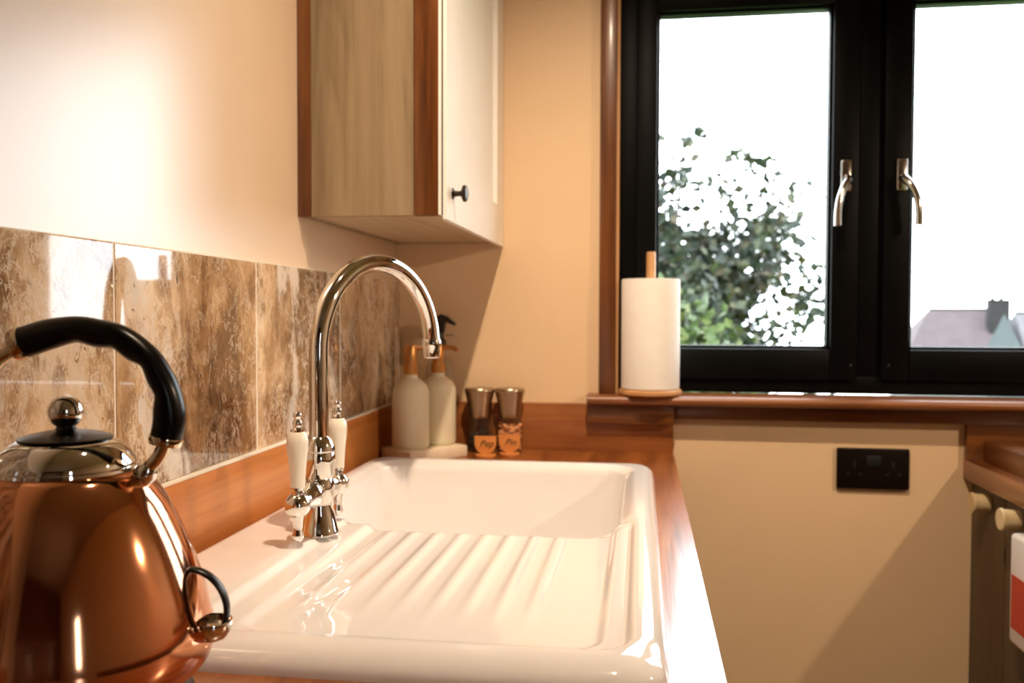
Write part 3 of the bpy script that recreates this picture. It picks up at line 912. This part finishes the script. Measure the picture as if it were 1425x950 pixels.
# ================================================================ SOCKET
so = empty('power_socket', (1.0316, -0.001, -0.0245), 'dark brown double power socket on the wall below the window sill', 'socket')
L = so.location
box('plate', *lo((0.9586, 1.1046, -0.0105, -0.0005, -0.0675, 0.0185), L), M['socket'], so, 0.003, 3)
box('switch', *lo((1.0175, 1.0465, -0.0135, -0.0100, -0.020, 0.004), L), M['slot'], so, 0.001)
for cx_ in (0.9940, 1.0720):
    for (a, b, c, d) in ((cx_ - 0.003, cx_ + 0.003, -0.022, -0.008), (cx_ - 0.016, cx_ - 0.008, -0.038, -0.033), (cx_ + 0.008, cx_ + 0.016, -0.038, -0.033)):
        box('pin_slot', *lo((a, b, -0.0110, -0.0100, c, d), L), M['slot'], so, 0)

# ================================================================ LAMPS
def spot(parent, loc, power, angle, target, rad=0.022):
    ld = bpy.data.lights.new('bulb', 'SPOT')
    ld.energy = power; ld.color = LAMP_COL; ld.shadow_soft_size = rad
    ld.spot_size = math.radians(angle); ld.spot_blend = 1.0
    o = bpy.data.objects.new('bulb', ld); link(o, parent)
    o.location = loc
    d = Vector(target)
    o.rotation_euler = (-d).to_track_quat('Z', 'Y').to_euler()
    return o


def downlight(x, y, power, label, angle=86, aim=(-0.06, 0.74, -1.59)):
    d = empty('ceiling_downlight', (x, y, ZC), label, 'ceiling light', 'ceiling downlights')
    lathe('bezel', [(0.030, 0.0), (0.045, 0.0), (0.045, -0.004), (0.040, -0.007), (0.032, -0.006), (0.030, -0.002)], M['chrome'], d, 40)
    spot(d, (0, 0, -0.012), power, angle, aim)
    return d


downlight(0.556, -1.17, LAMP_A, 'round chrome ceiling downlight above the sink')
added_lamp = empty('added_wall_lamp', (RX, -0.95, 0.82), 'added small chrome spotlight, unseen on the right wall', 'added lamp')  # unseen lamp, invented so that light comes in from the right
lathe('wall_plate', [(0, 0), (0.035, 0), (0.035, 0.006), (0.030, 0.010), (0, 0.010)], M['chrome'], added_lamp, 36, axis_matrix((0, 0, 0), (-1, 0, 0)))
tube('arm', [(-0.008, 0, 0), (-0.03, 0, 0), (-0.045, 0, 0.004)], 0.005, M['chrome'], added_lamp, 12)
lathe('shade', [(0.030, -0.028), (0.031, -0.028), (0.024, 0.012), (0.012, 0.022), (0, 0.022), (0, 0.019), (0.010, 0.019), (0.022, 0.010)], M['chrome'], added_lamp, 36, axis_matrix((-0.055, 0, 0.0), (0.75, -0.15, 0.65)))
spot(added_lamp, Vector((-0.055, 0, 0)) - Vector((0.75, -0.15, 0.65)) * 0.030, LAMP_B, 150, (-0.75, 0.15, -0.65))

# ================================================================ OUTSIDE
gm, gv = [], []
gnd = []
for (y0, y1, za, zb_) in ((0.14, 160, -1.0 - 0.9, -12.0), (YF - 0.12, -40, -1.0, -1.0)):
    gnd.append((y0, y1, za, zb_))
y0, y1, za, zb_ = gnd[0]
struct(mobj('ground_garden', [(-120, y0, -2.2), (120, y0, -2.2), (160, y1, -14), (-160, y1, -14)], [(0, 1, 2, 3)], M['grass']))
struct(mobj('ground_lawn', [(-30, YF - 0.12, -0.95), (30, YF - 0.12, -0.95), (30, -30, -0.95), (-30, -30, -0.95)], [(0, 1, 2, 3)], M['grass']))


def pix(px, py, t):
    v = CAM + t * (FWD + RGT * ((px - 712.5) / 1246.7) + UPV * ((475 - py) / 1246.7))
    return Vector((v.x, v.y, v.z - ZW))


def leaves(name, mat, parent, centres, per, size, rg, spread):
    vs_, fs = [], []
    for c, s in centres:
        for _ in range(per):
            p = c + Vector((rg.gauss(0, 1), rg.gauss(0, 1), rg.gauss(0, 0.75))) * (spread * s)
            d = Vector((rg.gauss(0, 1), rg.gauss(0, 1), rg.gauss(-0.1, 0.7))).normalized()
            n_ = d.cross(Vector((rg.gauss(0, 1), rg.gauss(0, 1), rg.gauss(0, 1)))).normalized()
            w = d.cross(n_)
            l = size * rg.uniform(0.6, 1.3); ww = l * 0.36
            k = len(vs_)
            vs_ += [p, p + d * l * 0.45 + w * ww + n_ * l * 0.08, p + d * l, p + d * l * 0.45 - w * ww + n_ * l * 0.08]
            fs += [(k, k + 1, k + 2), (k, k + 2, k + 3)]
    me = bpy.data.meshes.new(name); me.from_pydata([tuple(v) for v in vs_], [], fs)
    o = fin(name, me, mat, parent)
    o['kind'] = 'stuff'
    return o


rg = random.Random(11)
tb = pix(925, 410, 9.0)
groundz = -2.2 - 11.8 * (tb.y / 160.0)
tree = empty('tree', (tb.x, tb.y, groundz), 'leafy tree outside the left window pane', 'tree')
T0 = Vector((0, 0, 0))
hz_ = -groundz
trunk = catmull([(0, 0, -0.1), (0.05, 0.02, 1.0), (-0.04, 0, 1.9), (0.02, 0.03, hz_ + 0.3), (0.0, 0, hz_ + 0.9)], 5)
tube('trunk', trunk, [0.11 - 0.07 * i / (len(trunk) - 1) for i in range(len(trunk))], M['bark'], tree, 12)
cents = []
for i in range(110):
    a = rg.uniform(0, 2 * PI)
    el = rg.uniform(-0.15, 1.15)
    ln = rg.uniform(0.9, 2.25) * (1.0 - 0.08 * el)
    st = Vector((0, 0, hz_ + rg.uniform(-0.6, 0.6)))
    dv = Vector((math.cos(a) * math.cos(el), math.sin(a) * math.cos(el), math.sin(el)))
    en = st + dv * ln
    mid = (st + en) / 2 + Vector((rg.gauss(0, 0.08), rg.gauss(0, 0.08), 0.10))
    pp = catmull([st, mid, en], 4)
    tube('branch', pp, [0.022 - 0.017 * k / (len(pp) - 1) for k in range(len(pp))], M['bark'], tree, 6)
    for k in range(7):
        f_ = 0.35 + 0.65 * (k + rg.random()) / 7
        q = st.lerp(en, f_) + Vector((rg.gauss(0, 0.10), rg.gauss(0, 0.10), rg.gauss(0, 0.09)))
        cents.append((q, rg.uniform(0.7, 1.2)))
leaves('foliage', M['leaf'], tree, cents, 17, 0.11, rg, 0.085)
sbp = pix(925, 565, 4.9)
gz2 = -2.2 - 11.8 * (sbp.y / 160.0)
shr = empty('shrub', (sbp.x, sbp.y, gz2), 'bright green shrub growing low in front of the tree', 'shrub')
h2 = sbp.z - gz2
cents = []
for i in range(90):
    v = Vector((rg.gauss(0, 1), rg.gauss(0, 1), rg.gauss(0, 1))).normalized() * (rg.random() ** 0.33)
    cents.append((Vector((v.x * 0.42, v.y * 0.42, h2 + 0.05 + v.z * 0.50)), 1.0))
for k in range(6):
    a = k * PI / 3
    tube('stem', catmull([(0.05 * math.cos(a), 0.05 * math.sin(a), -0.05), (0.15 * math.cos(a), 0.15 * math.sin(a), h2 * 0.6), (0.35 * math.cos(a), 0.35 * math.sin(a), h2 + 0.3)], 4), 0.014, M['bark'], shr, 6)
leaves('foliage', M['leaf2'], shr, cents, 32, 0.07, rg, 0.07)


def house(name_loc, label, w, d, wall_h, roof_h, hip, roofm, wallm, rz, chimney=None, gable=None):
    h = empty('house', name_loc, label, 'house', rz=rz)
    box('wall', -w / 2, w / 2, -d / 2, d / 2, 0, wall_h, wallm, h, bev=0)
    e = 0.35
    x0, x1, y0, y1 = -w / 2 - e, w / 2 + e, -d / 2 - e, d / 2 + e
    rz0, rz1 = wall_h - 0.1, wall_h + roof_h
    V = [(x0, y0, rz0), (x1, y0, rz0), (x1, y1, rz0), (x0, y1, rz0), (x0 + hip[0], 0, rz1), (x1 - hip[1], 0, rz1)]
    rf = mobj('roof', V, [(0, 1, 5, 4), (1, 2, 5), (2, 3, 4, 5), (3, 0, 4), (3, 2, 1, 0)], roofm, h)
    tube('ridge', [(x0 + hip[0], 0, rz1), (x1 - hip[1], 0, rz1)], 0.13, M['brick'], rf, 8)
    for wx in (-w * 0.28, w * 0.0, w * 0.28):
        f_ = box('window', wx - 0.5, wx + 0.5, -d / 2 - 0.05, -d / 2 + 0.05, wall_h - 2.0, wall_h - 0.8, M['render'], h, bev=0)
        box('pane', wx - 0.42, wx + 0.42, -d / 2 - 0.08, -d / 2 - 0.05, wall_h - 1.92, wall_h - 0.88, M['darkglass'], f_, bev=0)
    if chimney:
        cx0, cx1, ct = chimney
        ch = boxes('chimney', [(cx0, cx1, -2.5, -1.5, rz1 - 3.6, ct), (cx0 - 0.08, cx1 + 0.08, -2.58, -1.42, ct, ct + 0.15)], M['brick'], h)
        for k in range(2):
            lathe('chimney_pot', [(0, 0), (0.19, 0), (0.14, 0.5), (0.17, 0.55), (0, 0.55)], M['brick'], ch, 14, Matrix.Translation((cx0 + (cx1 - cx0) * (0.22 + 0.42 * k), -2.0, ct + 0.15)))
    if gable:
        mobj('gable_front', [(x0 + 0.02, y0, rz0), (x0 + 0.02, y1, rz0), (x0 - 0.05, 0, rz1 - 0.1)], [(0, 1, 2)], gable, h)
    return h


t1 = 95.0
k1 = t1 / 1246.7
pr = pix(1330, 430, t1)      # ridge level
rh = 4.6
h_wall = 5.0
house((pr.x - 0.4, pr.y, pr.z - rh - h_wall), 'distant brown roofed house with tall chimney outside the right pane', 10.6, 8.5, h_wall, rh, (3.4, 0.6), M['roof'], M['render'], math.radians(-2),
      chimney=(2.9, 4.9, h_wall + rh + 0.85))
t2 = 74.0
pr2 = pix(1466, 435, t2)
house((pr2.x, pr2.y, pr2.z - 3.8 - 4.6), 'distant grey gabled house beside the chimneyed house', 7.0, 7.6, 4.6, 3.8, (0.8, 0.8), M['roof2'], M['gable'], math.radians(4), gable=M['gable'])

# ---------------------------------------------------------------- lift everything so that the floor is at z = 0
for o in list(bpy.data.objects):
    if o.parent is None and o.type in {'MESH', 'EMPTY', 'LIGHT'}:
        o.location.z += ZW
bpy.context.view_layer.update()
